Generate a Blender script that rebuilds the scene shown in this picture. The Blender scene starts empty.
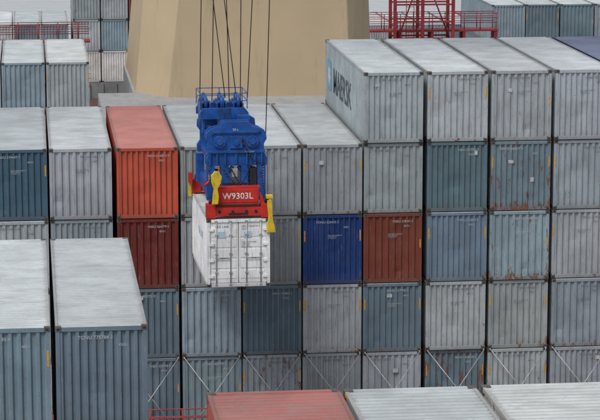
import bpy, bmesh, math, random
from mathutils import Vector, Matrix
random.seed(7)
S=bpy.context.scene
CZ=40.0
# ---------------------------------------------------------------- helpers
def link(o):
    S.collection.objects.link(o); return o
def box(bm,x0,x1,y0,y1,z0,z1,m=0):
    v=[bm.verts.new(p) for p in ((x0,y0,z0),(x1,y0,z0),(x1,y1,z0),(x0,y1,z0),(x0,y0,z1),(x1,y0,z1),(x1,y1,z1),(x0,y1,z1))]
    for f in ((0,3,2,1),(4,5,6,7),(0,1,5,4),(1,2,6,5),(2,3,7,6),(3,0,4,7)):
        bm.faces.new([v[i] for i in f]).material_index=m
def rod(bm,a,b,r,m=0,n=8,smooth=True):
    a=Vector(a);b=Vector(b);d=(b-a);L=d.length
    if L<1e-6:return
    q=d.to_track_quat('Z','Y').to_matrix()
    ra=[];rb=[]
    for i in range(n):
        t=2*math.pi*i/n
        o=q@Vector((math.cos(t)*r,math.sin(t)*r,0))
        ra.append(bm.verts.new(a+o));rb.append(bm.verts.new(b+o))
    for i in range(n):
        f=bm.faces.new((ra[i],ra[(i+1)%n],rb[(i+1)%n],rb[i]));f.material_index=m;f.smooth=smooth
    bm.faces.new(ra[::-1]).material_index=m
    bm.faces.new(rb).material_index=m
def prism(bm,pts,y0,y1,m=0):
    a=[bm.verts.new((x,y0,z)) for x,z in pts];b=[bm.verts.new((x,y1,z)) for x,z in pts]
    n=len(pts)
    bm.faces.new(a).material_index=m
    bm.faces.new(b[::-1]).material_index=m
    for i in range(n):
        bm.faces.new((a[(i+1)%n],a[i],b[i],b[(i+1)%n])).material_index=m
def finish(bm,name,mats,parent=None,loc=(0,0,0),bevel=0,rot=None):
    bmesh.ops.recalc_face_normals(bm,faces=bm.faces)
    me=bpy.data.meshes.new(name);bm.to_mesh(me);bm.free()
    for m in mats: me.materials.append(m)
    o=link(bpy.data.objects.new(name,me));o.location=loc
    if rot:o.rotation_euler=rot
    if parent:o.parent=parent
    if bevel:
        b=o.modifiers.new('bevel','BEVEL');b.width=bevel;b.segments=2;b.limit_method='ANGLE'
    return o
# ---------------------------------------------------------------- materials
def newmat(name):
    m=bpy.data.materials.new(name);m.use_nodes=True
    nt=m.node_tree;b=nt.nodes['Principled BSDF'];return m,nt,b
def math_(nt,op,a,b=None,c=None):
    n=nt.nodes.new('ShaderNodeMath');n.operation=op
    for i,v in enumerate((a,b,c)):
        if v is None:continue
        if isinstance(v,(int,float)):n.inputs[i].default_value=v
        else:nt.links.new(v,n.inputs[i])
    return n.outputs[0]
def mix(nt,fac,a,b,mode='MIX'):
    n=nt.nodes.new('ShaderNodeMix');n.data_type='RGBA';n.blend_type=mode
    for s,v in ((n.inputs['Factor'],fac),(n.inputs['A'],a),(n.inputs['B'],b)):
        if isinstance(v,(int,float)):s.default_value=v
        elif isinstance(v,tuple):s.default_value=v if len(v)==4 else (*v,1)
        else:nt.links.new(v,s)
    return n.outputs['Result']
def noise(nt,coord,scale,detail,off=0.0,vec=(1,1,1),rough=.55):
    mp=nt.nodes.new('ShaderNodeMapping');mp.inputs['Scale'].default_value=vec
    mp.inputs['Location'].default_value=(off*3.1,off*1.7,off*2.3)
    nt.links.new(coord,mp.inputs['Vector'])
    n=nt.nodes.new('ShaderNodeTexNoise');n.noise_dimensions='3D'
    n.inputs['Scale'].default_value=scale;n.inputs['Detail'].default_value=detail;n.inputs['Roughness'].default_value=rough
    nt.links.new(mp.outputs[0],n.inputs['Vector'])
    return n.outputs['Fac']
def maprange(nt,v,a,b,c=0,d=1):
    n=nt.nodes.new('ShaderNodeMapRange');n.interpolation_type='SMOOTHSTEP'
    for i,x in zip(range(5),(v,a,b,c,d)):
        if isinstance(x,(int,float)):n.inputs[i].default_value=x
        else:nt.links.new(x,n.inputs[i])
    return n.outputs[0]
def container_paint(name,roof=False):
    m,nt,b=newmat(name)
    oi=nt.nodes.new('ShaderNodeObjectInfo');tc=nt.nodes.new('ShaderNodeTexCoord')
    obj=tc.outputs['Object'];col=oi.outputs['Color'];al=oi.outputs['Alpha']
    W=math_(nt,'MULTIPLY',oi.outputs['Random'],173.0)
    add=nt.nodes.new('ShaderNodeVectorMath');add.operation='ADD';nt.links.new(obj,add.inputs[0]);nt.links.new(W,add.inputs[1])
    co=add.outputs[0]
    sep=nt.nodes.new('ShaderNodeSeparateXYZ');nt.links.new(obj,sep.inputs[0])
    z=sep.outputs[2];ax=math_(nt,'ABSOLUTE',sep.outputs[0])
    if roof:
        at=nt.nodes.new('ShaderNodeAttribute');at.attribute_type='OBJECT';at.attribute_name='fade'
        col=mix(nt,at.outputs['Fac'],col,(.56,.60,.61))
    f1=noise(nt,co,.8 if not roof else .7,4)
    c1=mix(nt,1.0,col,mix(nt,maprange(nt,f1,.3,.72),(.85,.85,.85),(1.10,1.10,1.10)),'MULTIPLY')
    vm=nt.nodes.new('ShaderNodeVectorMath');vm.operation='SCALE';nt.links.new(c1,vm.inputs[0])
    nt.links.new(math_(nt,'MULTIPLY_ADD',oi.outputs['Random'],.22,.88),vm.inputs['Scale']);c1=vm.outputs[0]
    if not roof:
        s=noise(nt,co,2.8,6,1,(5,5,.45),.72)
        c2=mix(nt,math_(nt,'MULTIPLY',maprange(nt,s,.51,.66),.42),c1,(.13,.115,.10))
        s2=noise(nt,co,3.6,5,2,(4,4,.5),.72)
        c2=mix(nt,math_(nt,'MULTIPLY',maprange(nt,s2,.60,.72),.22),c2,(.56,.58,.59))
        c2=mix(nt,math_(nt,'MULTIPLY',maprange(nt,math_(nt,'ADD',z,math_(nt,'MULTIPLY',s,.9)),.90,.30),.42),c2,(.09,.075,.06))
        sc=noise(nt,co,15,3,6,(1,1,.55),.6)
        c2=mix(nt,math_(nt,'MULTIPLY',maprange(nt,sc,.655,.70),.65),c2,(.13,.075,.045))
        r=noise(nt,co,3.0,7,3,(1.4,1.4,.5),.76)
        r=math_(nt,'ADD',r,maprange(nt,z,.5,0.0,0,.11))
        r=math_(nt,'ADD',r,maprange(nt,ax,1.02,1.2,0,.06))
        th=math_(nt,'MULTIPLY_ADD',al,-.22,.79)
    else:
        s=noise(nt,co,1.3,6,1,(.8,1.6,1),.68)
        c2=mix(nt,math_(nt,'MULTIPLY',maprange(nt,s,.46,.66),.30),c1,(.23,.225,.21))
        s2=noise(nt,co,14,4,2,(.6,1.2,1),.7)
        c2=mix(nt,math_(nt,'MULTIPLY',maprange(nt,s2,.52,.70),.30),c2,(.25,.25,.24))
        c2=mix(nt,math_(nt,'MULTIPLY',maprange(nt,math_(nt,'ADD',ax,math_(nt,'MULTIPLY',s2,.3)),1.16,1.36),.50),c2,(.15,.12,.10))
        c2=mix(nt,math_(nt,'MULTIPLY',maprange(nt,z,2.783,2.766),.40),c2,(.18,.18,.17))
        r=noise(nt,co,5.5,7,3,(1,1,1),.76)
        th=math_(nt,'MULTIPLY_ADD',al,-.16,.77)
    rm=maprange(nt,r,th,math_(nt,'ADD',th,.035))
    rc=mix(nt,noise(nt,co,13,2,4),(.085,.032,.02),(.24,.11,.06))
    c3=mix(nt,math_(nt,'MULTIPLY',rm,.88 if not roof else .65),c2,rc)
    nt.links.new(c3,b.inputs['Base Color'])
    b.inputs['Roughness'].default_value=.55 if not roof else .75
    b.inputs['Specular IOR Level'].default_value=.25
    return m
def paint(name,col,rough=.5,var=.18,dirt=.25,scale=2.0,metal=0.0,spec=.4,streak=.4):
    m,nt,b=newmat(name);tc=nt.nodes.new('ShaderNodeTexCoord');co=tc.outputs['Object']
    n=noise(nt,co,scale,4,1.7)
    lo=tuple(c*(1-var) for c in col);hi=tuple(min(1,c*(1+var)) for c in col)
    c=mix(nt,maprange(nt,n,.3,.7),lo,hi)
    if dirt>0:
        d=noise(nt,co,scale*2.5,6,5.1,(1,1,streak),.7)
        c=mix(nt,math_(nt,'MULTIPLY',maprange(nt,d,.52,.68),dirt),c,(.09,.075,.06))
    nt.links.new(c,b.inputs['Base Color']);b.inputs['Roughness'].default_value=rough;b.inputs['Metallic'].default_value=metal
    b.inputs['Specular IOR Level'].default_value=spec
    return m
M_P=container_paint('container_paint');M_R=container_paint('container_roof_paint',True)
M_C=paint('corner_casting_steel',(.09,.085,.08),.7,.3,.5,6)
M_Y=paint('warning_yellow',(.58,.30,.04),.6,.15,.6,9)
M_K=paint('black_rubber',(.02,.02,.022),.6,dirt=0)
M_DT=paint('lettering_dark',(.07,.10,.12),.6,.1,0)
M_DT2=paint('lettering_faded',(.13,.155,.17),.6,.1,0)
M_WT=paint('lettering_white',(.62,.64,.65),.6,.1,.15)
M_WT2=paint('lettering_grey',(.45,.48,.50),.6,.1,.15)
M_LB=paint('logo_light_blue',(.16,.38,.52),.6,.1,.2,5)
M_PB=paint('logo_pale_blue',(.36,.50,.57),.6,.1,.2,5)
M_PL=paint('marking_plate_pale',(.42,.44,.45),.6,.2,.35,8)
M_BLUE=paint('spreader_blue',(.010,.075,.30),.40,.25,.5,3)
M_RED=paint('spreader_red',(.46,.025,.018),.45,.2,.4,3)
M_YEL=paint('spreader_yellow',(.62,.45,.03),.5,.12,.45,4)
M_STEEL=paint('galvanised_steel',(.40,.41,.41),.5,.2,.3,5,.4)
M_ROPE=paint('wire_rope',(.05,.05,.052),.6,dirt=0)
M_BR=paint('lashing_bridge_red',(.26,.03,.035),.55,.2,.3,2)
M_TAN=paint('funnel_tan',(.44,.345,.22),.65,.04,.20,.35,streak=.12)
M_DECK=paint('deck_red_brown',(.10,.045,.04),.7,.3,.4,.5)
M_HULL=paint('hull_blue',(.03,.06,.10),.6,.2,.3,.3)
M_HATCH=paint('hatch_grey',(.16,.17,.17),.7,.2,.4,.8)
M_LG=paint('deckhouse_grey',(.30,.31,.315),.6,.1,.3,.9)

# ---------------------------------------------------------------- container mesh
def wave(a,b,pitch,depth,fl=.35):
    n=max(1,round((b-a)/pitch));p=(b-a)/n;out=[]
    for i in range(n):
        s=a+i*p
        out+=[(s,0),(s+p*fl,0),(s+p*.5,depth),(s+p*(.5+fl),depth)]
    out.append((b,0));return out
def build_container(name,W,L,H,doors=False,warn=0,pitch=.215,dent=0):
    rnd=random.Random(dent)
    bm=bmesh.new();w=W/2
    ps,br=.12,.16
    for sx in (-1,1):
        for (ya,yb) in ((0.008,.13),(L-.13,L-.008)):
            x0,x1=sorted((sx*(w-.010),sx*(w-ps)))
            box(bm,x0,x1,ya,yb,.118,H-.118,0)
            for z0,z1 in ((0,.118),(H-.118,H)):
                yy=(0,.178) if ya<1 else (L-.178,L)
                x0c,x1c=sorted((sx*w,sx*(w-.165)))
                box(bm,x0c,x1c,yy[0],yy[1],z0,z1+(.004 if z0>1 else 0),2)
                cx=(x0c+x1c)/2
                yf=yy[0]-.003 if ya<1 else yy[1]-.001
                box(bm,cx-.035,cx+.035,yf,yf+.004,(z0+z1)/2-.03,(z0+z1)/2+.03,4)
        x0,x1=sorted((sx*(w-.014),sx*(w-.07)))
        box(bm,x0,x1,.178,L-.178,0.01,br,0);box(bm,x0,x1,.178,L-.178,H-.09,H-.012,0)
        pr=wave(.13,L-.13,.275,.04);prev=None
        for y,d in pr:
            x=sx*(w-.02-d)
            cur=(bm.verts.new((x,y,br)),bm.verts.new((x,y,H-.09)))
            if prev: bm.faces.new((prev[0],cur[0],cur[1],prev[1]) if sx>0 else (cur[0],prev[0],prev[1],cur[1])).material_index=0
            prev=cur
    for k,(ya,yb) in enumerate(((.01,.10),(L-.10,L-.01))):
        box(bm,-w+.165,w-.165,ya,yb,0.012,br-.02,0);box(bm,-w+.165,w-.165,ya,yb,H-.12,H-.008,0)
        if doors and k==0:continue
        pr=wave(-w+ps,w-ps,pitch,.058,.32);prev=None
        nz=9
        dents=[(rnd.uniform(-.9,.9),rnd.uniform(.3,2.3),rnd.uniform(.12,.35),rnd.uniform(-.02,.05)) for _ in range(6)]
        for x,d in pr:
            cur=[]
            for j in range(nz+1):
                z=br-.02+(H-.12-br+.02)*j/nz
                e=sum(a*math.exp(-((x-cx)**2+(z-cz)**2)/(rr*rr)) for cx,cz,rr,a in dents)
                e=max(e,-.012) if 0<j<nz else 0
                y=(.024+d+e) if k==0 else L-.024-d
                cur.append(bm.verts.new((x,y,z)))
            if prev:
                for j in range(nz): bm.faces.new((prev[j],cur[j],cur[j+1],prev[j+1])).material_index=0
            prev=cur
    if doors:
        for sx in (-1,1):
            x0,x1=sorted((sx*.012,sx*(w-ps-.01)))
            box(bm,x0,x1,.05,.09,br,H-.13,0)
            nr=5
            for i in range(nr):
                z=br+.16+i*(H-.13-br-.30)/nr
                box(bm,x0+.06,x1-.06,.038,.05,z,z+(H-.6)/nr*.78,0)
            for fx in (.28,.78):
                X=sx*fx*(w-ps)
                rod(bm,(X,.015,.05),(X,.015,H-.05),.018,3)
                for z in (.09,.55,1.25,1.95,H-.09):
                    box(bm,X-.05,X+.05,-.005,.036,z-.03,z+.03,3)
                hx=sorted((X,X+(.36 if fx<.5 else -.36)*sx))
                box(bm,hx[0],hx[1],-.012,.006,1.06,1.10,3)
            for z in (.4,1.0,1.6,H-.4):
                hx=sorted((sx*(w-ps+.05),sx*(w-ps-.14)));box(bm,hx[0],hx[1],-.006,.037,z-.05,z+.05,0)
        box(bm,-.011,.011,.055,.085,br,H-.13,4)
        box(bm,-w+ps-.001,w-ps+.001,.10,.12,br,H-.13,4)
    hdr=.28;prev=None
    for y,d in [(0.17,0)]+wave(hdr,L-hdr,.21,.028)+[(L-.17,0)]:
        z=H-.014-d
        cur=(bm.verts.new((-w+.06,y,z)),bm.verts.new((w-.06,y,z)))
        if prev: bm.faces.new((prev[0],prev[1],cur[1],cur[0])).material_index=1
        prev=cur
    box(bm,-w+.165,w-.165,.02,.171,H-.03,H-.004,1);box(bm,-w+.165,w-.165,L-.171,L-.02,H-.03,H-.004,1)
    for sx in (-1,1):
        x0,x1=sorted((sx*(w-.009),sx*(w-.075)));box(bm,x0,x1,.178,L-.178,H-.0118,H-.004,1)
    box(bm,-w+.08,w-.08,.14,L-.14,.10,.14,0)
    if warn:
        for sx in (-1,1):
            if warn==2 and sx<0:continue
            x0,x1=sorted((sx*(w-.05),sx*(w-.10)));zz=H*(.62 if warn==1 else .50);hh=.44 if warn==1 else .34
            box(bm,x0,x1,.001,.006,zz,zz+hh,3 if not doors else 0)
            for y0,y1 in ((.2,.5),(L-.5,L-.2)):
                x0,x1=sorted((sx*(w-.013),sx*(w-.006)));box(bm,x0,x1,y0,y1,H-.085,H-.02,3 if not doors else 0)
    me=bpy.data.meshes.new(name);bm.to_mesh(me);bm.free()
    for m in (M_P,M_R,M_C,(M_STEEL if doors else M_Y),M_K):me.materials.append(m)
    return me
HC=2.80
MESH=[build_container('container_40ft_a',2.42,12.19,HC,warn=1,pitch=.215,dent=1),
      build_container('container_40ft_b',2.42,12.19,HC,warn=0,pitch=.215,dent=2),
      build_container('container_40ft_c',2.42,12.19,HC,warn=2,pitch=.27,dent=3),
      build_container('container_40ft_d',2.42,12.19,HC,warn=1,pitch=.24,dent=4),
      build_container('container_40ft_e',2.42,12.19,HC,warn=0,pitch=.27,dent=5)]
def text(s,size,mat,parent,loc,rot,name='lettering',align='LEFT',bold=0.0):
    c=bpy.data.curves.new(name,'FONT');c.body=s;c.size=size;c.align_x=align;c.offset=bold;c.resolution_u=2
    c.materials.append(mat)
    o=link(bpy.data.objects.new(name,c));o.parent=parent;o.location=loc;o.rotation_euler=rot;return o
def plates(parent,seed,mat,k=1):
    r=random.Random(seed);bm=bmesh.new();used=[]
    for i in range(k):
        x=r.uniform(-.9,.8);z=r.choice([HC-.45,HC-.75,1.3,1.55])+r.uniform(-.1,.1)
        if any(abs(x-a)<.45 and abs(z-b)<.35 for a,b in used):continue
        used.append((x,z));a=r.uniform(.06,.13);h=r.uniform(.04,.09)
        box(bm,x-a,x+a,.0105,.013,z-h,z+h)
    return finish(bm,'marking_plate',[mat],parent)
FR=(math.pi/2,0,0)
G=(.345,.388,.412);G2=(.285,.335,.365);LBL=(.225,.30,.35);B=(.13,.19,.24)
R=(.45,.085,.05);DR=(.15,.028,.024);BL=(.014,.045,.17);RB=(.20,.055,.035);WH=(.60,.61,.61);VB=(.065,.13,.19)
pref=['MSKU','MRKU','TCNU','HASU','PONU','MSWU','TGHU']
cnt=[0]
def cont(x,y,ztop,col,rust=.3,w=2.42,h=HC,label=True,fade=None,mesh=None):
    cnt[0]+=1
    me=MESH[mesh if mesh is not None else random.randrange(5)]
    o=link(bpy.data.objects.new('shipping_container',me))
    o.location=(x+w/2+random.uniform(-.014,.014),y+random.uniform(-.07,.07),CZ+ztop-h)
    o.scale=(w/2.42,1,h/HC)
    k=random.uniform(.90,1.07)
    o.color=(col[0]*k*random.uniform(.96,1.04),col[1]*k,col[2]*k*random.uniform(.95,1.04),rust)
    if fade is None: fade=.12 if col[0]>col[2]*1.5 else (.25 if col==BL else .72)
    o['fade']=fade+random.uniform(-.08,.08)
    if label:
        dark=sum(col)>.9
        tm=M_DT2 if dark else M_WT2
        s='%s %06d %d'%(random.choice(pref),random.randint(1e5,999999),random.randint(0,9))
        if random.random()<.5: text(s,.135,tm,o,(-.95+random.uniform(0,.8),.014,HC-.34),FR,'number_lettering')
        else: text(s,.125,tm,o,(.0,.014,HC-.36),FR,'number_lettering')
        text('45G1',.11,tm,o,(.45,.014,HC-.54),FR,'type_lettering')
        if random.random()<.3:
            text('MAX GROSS 30480 KG\nTARE 3900 KG\nCU CAP 76.3',.06,tm,o,(-.2,.014,HC-.85),FR,'weight_lettering')
        if random.random()<.15: plates(o,cnt[0],M_PL,1)
    return o
# ---------------------------------------------------------------- main stack
YM=91.0
XC=[-4.42,-1.87,.63,3.25,5.75,8.17,10.60,13.02,15.57,18.13,20.70,23.27,25.85]
WC=[2.44,2.44,2.45,2.42,2.37,2.37,2.37,2.37,2.44,2.44,2.44,2.44,2.44]
P=2.83;T0=-11.33
S2=(.10,.155,.19);S3=(.15,.215,.26)
grid={
0:[None]*7+[(G,.2),(G,.5),(G,.25),(G,.4),(BL,.2),(G,.2)],
1:[(B,.2),(VB,.4),(G,.3),(R,.35),(G,.3),(G,.4),(G,.45),(G2,.5),(S2,.55),(S3,1.0),(G2,.55),(G,.4),(G,.2)],
2:[(G,.2),(G,.3),(G2,.3),(DR,.25),(G,.2),(G,.3),(BL,.2),(RB,.65),(B,.45),(LBL,.8),(G,.6),(G,.5),(G,.3)],
3:[(G,.2),(G,.2),(G2,.2),(B,.4),(LBL,.6),(S2,.4),(G,.6),(B,.5),(G,.6),(G,.55),(G2,.7),(G,.5),(G,.2)],
4:[(G,.2),(G,.2),(G2,.2),(B,.4),(LBL,.5),(G2,1.0),(G2,.7),(G2,.65),(S3,1.1),(G,.75),(G2,.7),(G,.5),(G,.2)],
5:[(G2,.3)]*13}
firstG=None
for t in range(6):
    for c in range(13):
        if t==0 and c<7:continue
        col,ru=grid[t][c]
        o=cont(XC[c],YM,T0-P*t,col,ru,w=WC[c],h=HC,mesh=1 if (t==0 and c==7) else None)
        if t==0 and c==7:firstG=o
        if t==1 and c==9: plates(o,77,M_PL,2)
rs=Matrix(((0,0,-1),(-1,0,0),(0,1,0))).to_euler()
text('MAERSK',1.55,M_DT,firstG,(-1.203,9.55,.80),rs,'line_lettering',bold=.015)
bm=bmesh.new();box(bm,-1.206,-1.2,10.2,11.5,.75,2.05,0)
finish(bm,'logo_panel',[M_LB],firstG)
bm=bmesh.new()
st=[]
for i in range(14):
    r=.55 if i%2==0 else .27
    a=math.pi*2*i/14+math.pi/2
    st.append(bm.verts.new((-1.2085,10.85-math.cos(a)*r,1.40+math.sin(a)*r)))
bm.faces.new(st)
finish(bm,'logo_star',[M_WT],firstG)
# ---------------------------------------------------------------- near left stack, near right stack
for t in range(5):
    for x in (-4.55,-2.06,.49):
        cont(x,60.4,-14.13-2.838*t,((.145,.20,.245) if x>0 else (.16,.225,.27)) if t==0 else random.choice([B,G,G2]),.5,w=2.43,h=2.80,fade=.72 if x>0 else .85,mesh=(1 if x>0 else 3))
for t in range(6):
    for i,x in enumerate((2.98,5.45,7.94,10.42,12.9)):
        cont(x,28.33,-10.73-2.93*t,([(.32,.07,.055),G,(.50,.51,.50),G,G])[i] if t==0 else G2,.6,w=2.40,h=2.86,label=False,fade=(.15 if i==0 else (.6 if i==1 else .8)))
# ---------------------------------------------------------------- background bays
for t in range(4):
    for i,x in enumerate((-6.6,-4.12,-1.64,.84)):
        cont(x,132,-15.6-2.83*t,[G,G2,LBL,G][(i+t)%4],.25,label=False)
for t in range(4):
    for i in range(6):
        cont(32.8+i*2.5,165,-15.8-2.83*t,[LBL,S3,S3,G2,VB,B][(i+t)%6],.3,label=False)
cols=[(LBL,G2,G,WH),(G2,G,LBL,WH),(DR,RB,G,WH),(G,B,G,WH)]
for i in range(4):
    for t in range(4):
        cont(3.85+i*2.52,212,-15.6-2.83*t,cols[i][t],.25,label=False)
for i in range(3):
    for t in range(2):
        cont(-4.0+i*2.52,212,-21.6-2.83*t,[G,B,LBL][(i+t)%3],.25,label=False)
for i in range(12):
    for t in range(2):
        cont(18+i*2.52,212,-22.0-2.83*t,[G,B,G2,RB,LBL][(i*2+t)%5],.25,label=False)
# ---------------------------------------------------------------- ship
DZ=CZ-28.36
bm=bmesh.new()
pts=[(-9,-40),(50,-40),(50,205),(42,228),(20,244),(0,228),(-9,205)]
a=[bm.verts.new((x,y,DZ)) for x,y in pts];b=[bm.verts.new((x*.97+.5,y,-6)) for x,y in pts]
bm.faces.new(a).material_index=0
n=len(pts)
for i in range(n): bm.faces.new((a[i],b[i],b[(i+1)%n],a[(i+1)%n])).material_index=1
bm.faces.new(b[::-1]).material_index=1
finish(bm,'ship_hull',[M_DECK,M_HULL])
for (x0,x1,y0,y1,z1) in ((-6.7,3.4,131.8,144.4,CZ-15.6-4*2.83),(32.6,48,164.8,177.4,CZ-15.8-4*2.83),(-4.2,48.2,211.8,224.4,CZ-15.6-4*2.83)):
    bm=bmesh.new();box(bm,x0,x1,y0,y1,DZ+.004,z1-.01)
    k=x0+1
    while k<x1: box(bm,k,k+.12,y0-.12,y0,DZ+.004,z1-.05);k+=1.2
    finish(bm,'hatch_cover',[M_HATCH])
def bridge(name,x0,x1,y,zt,zb,levels,step=2.5):
    bm=bmesh.new();x=x0
    while x<=x1+.01:
        for yy in (y,y+1.1): box(bm,x-.09,x+.09,yy-.09,yy+.09,zb,zt-1.05)
        x+=step
    for l in range(levels):
        z=zt-1.05-l*2.83
        box(bm,x0-.15,x1+.15,y-.12,y+1.22,z,z+.12)
        for yy in (y-.08,y+1.18):
            for h in (.45,.75,1.05): rod(bm,(x0-.1,yy,z+.12+h),(x1+.1,yy,z+.12+h),.026,0,6)
            x=x0
            while x<=x1+.01:
                rod(bm,(x,yy,z+.1),(x,yy,z+1.17),.03,0,6);x+=step/2
    for i in range(int((x1-x0)/step)):
        if i%2==0: rod(bm,(x0+i*step,y+.5,zb),(x0+(i+1)*step,y+.5,zt-1.1),.06,0,6)
    return finish(bm,name,[M_BR])
bridge('lashing_bridge',-1.9,28.3,88.6,CZ-24.55,DZ,1,2.52)
bridge('lashing_bridge',-7,3.6,148,CZ-15.2,DZ,4)
bridge('lashing_bridge',17.5,30.1,150,CZ-15.0,DZ,4,2.1)
bm=bmesh.new()
for x in (23.4,25.2,27.2):
    for yy in (149.6,151.6): box(bm,x-.10,x+.10,yy-.10,yy+.10,DZ,CZ-10.8)
for k in range(6):
    z=CZ-11-k*1.1
    box(bm,23.5,27.1,149.53,149.67,z,z+.10);box(bm,23.5,27.1,151.53,151.67,z,z+.10)
rod(bm,(23.4,149.6,CZ-17),(25.2,149.6,CZ-12),.05);rod(bm,(27.2,149.6,CZ-17),(25.2,149.6,CZ-12),.05)
for k in range(22):
    z=CZ-18+k*.33; rod(bm,(24.1,149.4,z),(24.6,149.4,z),.02,0,5)
for x in (24.1,24.6): rod(bm,(x,149.4,CZ-18),(x,149.4,CZ-11),.025,0,5)
finish(bm,'lashing_bridge_tower',[M_BR])
bm=bmesh.new()
ztop=CZ+T0-P*4+.02;zb=CZ-25.55
for c in range(2,13):
    xa=XC[c]+.08;xb=XC[c]+WC[c]-.08
    for (p,q,dy) in ((xa,xb,0),(xb,xa,.06)):
        rod(bm,(p,YM-.12-dy,ztop),(q,YM-1.1-dy,zb),.018,0,6)
        e=Vector((q,YM-1.1-dy,zb));s=Vector((p,YM-.12-dy,ztop));d=(s-e).normalized()
        rod(bm,e,e+d*.75,.04,0,6)
    for x in (xa,xb): rod(bm,(x,YM-.12,ztop),(x,YM+.03,ztop),.035,0,6)
finish(bm,'lashing_rods',[M_STEEL])
# funnel / casing
bm=bmesh.new()
zb=CZ-16.75;zt=CZ-4.0
def ring(z,s):
    return [bm.verts.new(p) for p in ((7.25+s*1.5,125+s*.6,z),(17.1-s*.3,125+s*.6,z),(18.6-s*.5,127,z),(18.6-s*.5,139-s,z),(5.6+s*1.2,139-s,z),(5.65+s*1.2,127.6+s*.6,z))]
r0=ring(zb,0);r1=ring(zt,1)
for i in range(6): bm.faces.new((r0[i],r0[(i+1)%6],r1[(i+1)%6],r1[i]))
bm.faces.new(r1)
finish(bm,'ship_funnel',[M_TAN],bevel=.06)
bm=bmesh.new();box(bm,3.6,22,109.5,127.2,DZ+.004,zb);box(bm,5.5,22,127.2,140,DZ+.004,zb)
finish(bm,'deckhouse',[M_LG])
bm=bmesh.new()
for k in range(12): rod(bm,(3.8+k*1.6,110.0,zb),(3.8+k*1.6,110.0,zb+.25),.05)
box(bm,4.2,6.6,112,114,zb+.003,zb+.5);box(bm,8.4,9.8,117,119,zb+.003,zb+.35);box(bm,12,15,113,115,zb+.003,zb+.4)
finish(bm,'deck_vents',[M_LG],bevel=.03)
# ---------------------------------------------------------------- hoisted container and spreader
E=bpy.data.objects.new('crane_spreader',None);link(E)
O=Vector((7.44,84.3,CZ-15.81));RZ=math.radians(1.3)
E.location=O;E.rotation_euler=(0,0,RZ)
me=build_container('container_20ft',2.34,5.95,2.55,doors=True,warn=0)
wc=link(bpy.data.objects.new('shipping_container',me));wc.location=O-Vector((0,0,2.55));wc.rotation_euler=(0,0,RZ);wc.color=(.76,.78,.79,.2);wc['fade']=.5
for x in (-.76,.20):
    bm=bmesh.new();box(bm,x,x+.28,.030,.036,1.84,2.08);finish(bm,'logo_panel',[M_PB],wc)
text('HSDU 260714 3\n22G1',.10,M_DT,wc,(.12,.026,2.24),FR,'number_lettering')
text('SEA LINE',.13,M_DT2,wc,(-.86,.026,2.22),FR,'line_lettering')
text('MAX GROSS 30480\nTARE 2230\nNET 28250\nCU CAP 33.2',.065,M_DT,wc,(.12,.026,1.66),FR,'weight_lettering')
text('SEA LINE',.40,M_LB,wc,(-1.163,3.2,1.5),rs,'side_lettering')
bm=bmesh.new()
for y0,y1 in ((.02,.40),(5.55,5.93)):
    box(bm,-1.16,1.16,y0,y1,.10,.42)
    for x in (-1.17,.83): box(bm,x,x+.34,y0-.03,y1+.03,.03,.54)
box(bm,-.84,.76,.05,.50,.422,1.12);box(bm,-.90,.82,.10,.46,1.122,1.17)
box(bm,-.80,.72,.035,.05,.60,1.08)
box(bm,-.88,.80,5.4,5.85,.422,.9)
for x in (-.62,.36): box(bm,x,x+.26,.51,5.39,.15,.48)
for x in (-1.0,.80): prism(bm,[(x,.54),(x+.2,.54),(x+.2 if x<0 else x+.04,.95),(x+.16 if x<0 else x,.95)],.1,.16)
finish(bm,'telescopic_end_beams',[M_RED],E,bevel=.02)
bm=bmesh.new()
for x in (-1.0,1.0):
    for y in (.2,5.75): rod(bm,(x,y,-.02),(x,y,.1),.06);rod(bm,(x,y,.55),(x,y,.72),.07)
box(bm,-.8,.72,.01,.048,.47,.53)
for x in (-.7,-.2,.3,.65): rod(bm,(x,.0,.27),(x,.02,.27),.06)
box(bm,-.35,.35,0,.018,.16,.22)
finish(bm,'twistlocks',[M_K],E)
text('W9303L',.32,M_WT,E,(-.58,.030,.74),FR,'sign_lettering',bold=.004)
bm=bmesh.new()
box(bm,-.95,.95,1.1,4.85,.50,1.0)
for x in (-1.08,.80):
    box(bm,x,x+.30,.75,1.15,.58,1.85);box(bm,x,x+.30,4.8,5.2,.58,1.7)
box(bm,-.55,-.25,.8,1.2,1.0,1.85);box(bm,.20,.45,.8,1.2,1.0,1.85)
rod(bm,(-.72,.95,1.0),(-.1,.95,1.8),.07);rod(bm,(.75,.95,1.0),(.1,.95,1.8),.07)
prof=[(-1.08,1.85),(1.15,1.85),(1.17,2.12),(1.05,2.30),(1.05,2.66),(1.15,2.82),(1.12,3.08),(.85,3.25),(.58,3.30),(.50,3.48),(-.50,3.48),(-.58,3.30),(-.88,3.25),(-1.08,3.08),(-1.10,2.82),(-.98,2.66),(-.98,2.30),(-1.10,2.12)]
prism(bm,prof,.8,.92);prism(bm,prof,1.25,1.37);prism(bm,prof,4.3,4.5)
box(bm,-.95,1.0,.92,4.3,1.9,2.15);box(bm,-.75,.8,.92,4.3,2.85,3.1)
box(bm,-1.05,1.08,.72,.80,2.32,2.42);box(bm,-.05,.05,.74,.80,1.9,2.32);box(bm,-.85,.85,.74,.80,3.05,3.13)
for x in (-.95,-.7,-.4,.4,.7,.95): box(bm,x-.025,x+.025,.68,.80,1.88,2.30)
for x in (-.60,.62):
    rod(bm,(x,.70,2.74),(x,.80,2.74),.23,0,20);rod(bm,(x,.64,2.74),(x,.70,2.74),.11,0,16)
    for i in range(6):
        t=i*math.pi/3;rod(bm,(x+.17*math.cos(t),.68,2.74+.17*math.sin(t)),(x+.17*math.cos(t),.70,2.74+.17*math.sin(t)),.025,0,6)
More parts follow.
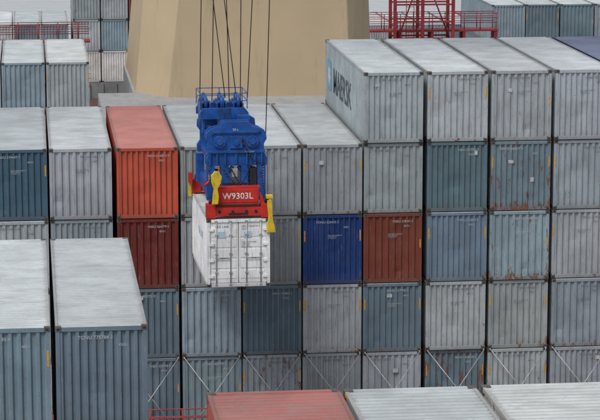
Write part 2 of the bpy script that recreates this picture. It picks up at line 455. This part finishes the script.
box(bm,-.22,.24,.70,.80,2.50,2.95)
rod(bm,(0.01,.62,2.72),(0.01,.70,2.72),.10,0,14)
box(bm,.15,.62,1.5,2.4,3.1,3.6);box(bm,-.9,-.5,2.6,3.4,3.1,3.5)
finish(bm,'main_frame',[M_BLUE],E,bevel=.012)
text('50 t',.13,M_WT,E,(-.12,.735,3.15),FR,'load_lettering')
text('NO STEP',.08,M_WT2,E,(.35,.715,2.34),FR,'load_lettering')
bm=bmesh.new()
hx=-.34;hp=[(hx-.86,3.42),(hx+.95,3.42),(hx+.95,3.66),(hx+.8,3.84),(hx-.74,3.84),(hx-.86,3.66)]
prism(bm,hp,1.9,2.02);prism(bm,hp,3.5,3.62)
box(bm,hx-.8,hx+.86,2.02,3.5,3.46,3.60)
for x in (-.78,-.46,-.2,.14,.42,.76):
    box(bm,hx+x-.03,hx+x+.03,2.1,3.4,3.60,3.98)
for x in (-.62,-.02,.60):
    for y in (2.4,3.1):
        rod(bm,(hx+x-.05,y,3.98),(hx+x+.05,y,3.98),.30,0,20)
        rod(bm,(hx+x-.16,y,3.98),(hx+x+.16,y,3.98),.08,0,12)
for h in (4.1,4.38):
    for y in (1.92,3.6): rod(bm,(hx-.84,y,h),(hx+.9,y,h),.018,0,6)
    for x in (hx-.84,hx+.9): rod(bm,(x,1.92,h),(x,3.6,h),.018,0,6)
for x in (-.84,.03,.9):
    for y in (1.92,3.6): rod(bm,(hx+x,y,3.8),(hx+x,y,4.38),.02,0,6)
for y in (2.1,3.4):
    for x in (-.7,.7): rod(bm,(hx+x,y,2.9),(hx+x,y,3.46),.09,0,10)
finish(bm,'headblock',[M_BLUE],E,bevel=.01)
bm=bmesh.new()
for x in (-.62,-.02,.60):
    for y in (2.4,3.1): rod(bm,(hx+x-.058,y,3.98),(hx+x+.058,y,3.98),.2,0,16)
finish(bm,'sheave_hubs',[M_K],E)
bm=bmesh.new()
up=[(-.92,.60),(-.70,.60),(-.67,.9),(-.72,1.15),(-.60,1.36),(-.56,1.60),(-.66,1.80),(-.82,1.82),(-.95,1.66),(-.95,1.42),(-.86,1.15),(-.90,.9)]
prism(bm,[(x-.06,z) for x,z in up],-.20,-.12)
box(bm,-.95,-.78,-.12,.02,.55,.80)
dn=[(1.06,.66),(1.06,.40),(1.10,.08),(1.04,-.32),(1.02,-.52),(1.36,-.52),(1.34,-.34),(1.26,-.02),(1.24,.38),(1.22,.66),(1.14,.73)]
prism(bm,dn,-.12,-.02);box(bm,1.03,1.27,-.119,.25,.735,.85)
finish(bm,'flipper_arms',[M_YEL],E,bevel=.012)
bm=bmesh.new()
prism(bm,[(-1.30,.55),(-1.22,.55),(-1.2,.2),(-1.19,-.12),(-1.32,-.12),(-1.31,.2)],5.7,5.85)
finish(bm,'rear_flipper_arm',[M_YEL],E)
bm=bmesh.new()
box(bm,-1.33,-1.19,5.3,5.65,.45,.85);rod(bm,(1.14,.25,.55),(1.14,.25,.85),.06)
rod(bm,(-1.0,.5,1.35),(-1.2,.5,1.15),.04)
finish(bm,'flipper_motors',[M_RED],E)
bm=bmesh.new()
def hose(p0,p1,sag,r=.022,n=12):
    p0=Vector(p0);p1=Vector(p1);pr=p0
    for i in range(1,n+1):
        t=i/n;q=p0.lerp(p1,t)+Vector((0,0,-sag*4*t*(1-t)));rod(bm,pr,q,r,0,6);pr=q
hose((-.5,.62,1.8),(.4,.5,1.15),.25);hose((-.2,.62,1.8),(.6,.5,1.15),.3);hose((.9,.6,1.7),(1.1,.3,.7),.2)
hose((-1.0,.6,1.8),(-.9,.3,1.1),.25);hose((.2,.68,2.9),(1.05,.7,2.0),.35);hose((-.4,1.8,3.9),(-.9,.7,3.0),.3);hose((.3,1.8,3.7),(.9,.75,3.1),.3)
hose((-.1,1.9,3.9),(-.5,.75,3.1),.25);hose((.5,.62,1.85),(.0,.5,1.2),.22)
box(bm,-.5,.42,.79,.799,1.02,1.2)
box(bm,.52,.76,.8,1.1,1.05,1.75);box(bm,-.90,-.65,.95,1.1,1.1,1.7)
finish(bm,'hydraulic_hoses',[M_K],E)
bm=bmesh.new()
for i in range(9): rod(bm,(.98,.9,1.0+i*.1),(1.02,.72,1.0+i*.1),.012,0,5)
box(bm,-.15,.05,.70,.79,1.45,1.75);box(bm,-1.02,-.86,.70,.75,1.35,1.55)
finish(bm,'junction_box',[M_STEEL],E)
def xat(u,Y): return Y*(.1164+(u-302)*.000437)
bm=bmesh.new()
for ub,ut,yy in ((200,202,86.6),(212,214,86.6),(225,214,87.4),(229,227,86.6),(236,225,87.4),(240,241,86.6),(247,252,87.3),(265,268,85.4)):
    zb2=CZ-11.75 if ub<260 else CZ-12.9
    xb=xat(ub,yy);sl=(xat(ut,yy)-xb)/3.6
    zt2=CZ+16
    a=Vector((xb,yy,zb2));bb=Vector((xb+sl*(zt2-zb2),yy,zt2))
    M=Matrix.Rotation(-RZ,3,'Z')
    rod(bm,M@(a-O),M@(bb-O),.019,0,6)
finish(bm,'hoist_ropes',[M_ROPE],E)
bm=bmesh.new()
for y in (84.6,89.4): box(bm,-60,75,y-.5,y+.5,CZ+18,CZ+19.6)
for x in range(-60,76,15): box(bm,x-.3,x+.3,85.1,88.9,CZ+18.4,CZ+19.2)
for x in (-56,-26):
    for y in (76,98): box(bm,x-.8,x+.8,y-.8,y+.8,0,CZ+21)
    box(bm,x-.6,x+.6,76.8,97.2,CZ+19.62,CZ+20.9)
    box(bm,x-.6,x+.6,76.8,97.2,10,12)
box(bm,3,12,85.2,88.8,CZ+16,CZ+17.9)
finish(bm,'quay_crane',[M_BLUE])
bm=bmesh.new();box(bm,-300,-22,-200,330,-3,2.5)
finish(bm,'quay',[paint('concrete',(.32,.31,.29),.85,.15,.2,.2)])
# ---------------------------------------------------------------- water
m,nt,b=newmat('water');tc=nt.nodes.new('ShaderNodeTexCoord')
b.inputs['Roughness'].default_value=.25;b.inputs['Base Color'].default_value=(.46,.48,.48,1);b.inputs['IOR'].default_value=1.33  # pale base colour has the overcast sky's glare on the river painted in
nn=noise(nt,tc.outputs['Object'],.35,5,1.0,(1,1,1));bp=nt.nodes.new('ShaderNodeBump');bp.inputs['Strength'].default_value=.5;bp.inputs['Distance'].default_value=.4
nt.links.new(nn,bp.inputs['Height']);nt.links.new(bp.outputs[0],b.inputs['Normal'])
bm=bmesh.new();bm.faces.new([bm.verts.new(p) for p in ((-6000,-6000,0),(6000,-6000,0),(6000,6000,0),(-6000,6000,0))])
finish(bm,'water',[m])
# ---------------------------------------------------------------- light
sun_el=math.radians(56);az=math.radians(-138)
d=Vector((math.sin(az)*math.cos(sun_el),math.cos(az)*math.cos(sun_el),math.sin(sun_el)))
sl=bpy.data.lights.new('sun','SUN');sl.energy=1.5;sl.angle=math.radians(14);sl.color=(1,.985,.96)
so=link(bpy.data.objects.new('sun',sl));so.rotation_euler=d.to_track_quat('Z','Y').to_euler();so.location=(0,0,120)
w=bpy.data.worlds.new('World');S.world=w;w.use_nodes=True;nt=w.node_tree
sky=nt.nodes.new('ShaderNodeTexSky');sky.sky_type='NISHITA';sky.sun_disc=False;sky.sun_elevation=sun_el;sky.sun_rotation=az
sky.air_density=1.0;sky.dust_density=4.0
hs=nt.nodes.new('ShaderNodeHueSaturation');hs.inputs['Saturation'].default_value=.45
nt.links.new(sky.outputs[0],hs.inputs['Color']);bg=nt.nodes['Background'];nt.links.new(hs.outputs[0],bg.inputs['Color']);bg.inputs['Strength'].default_value=.14
# ---------------------------------------------------------------- camera
cd=bpy.data.cameras.new('camera');cd.sensor_width=36;cd.lens=2350/600*36;cd.clip_end=20000;cd.clip_start=1
co=link(bpy.data.objects.new('camera',cd));co.location=(0,0,CZ)
co.rotation_euler=(math.radians(90-10.37),0,math.radians(-6.57))
S.camera=co
S.view_settings.view_transform='Standard';S.view_settings.look='None';S.view_settings.exposure=0
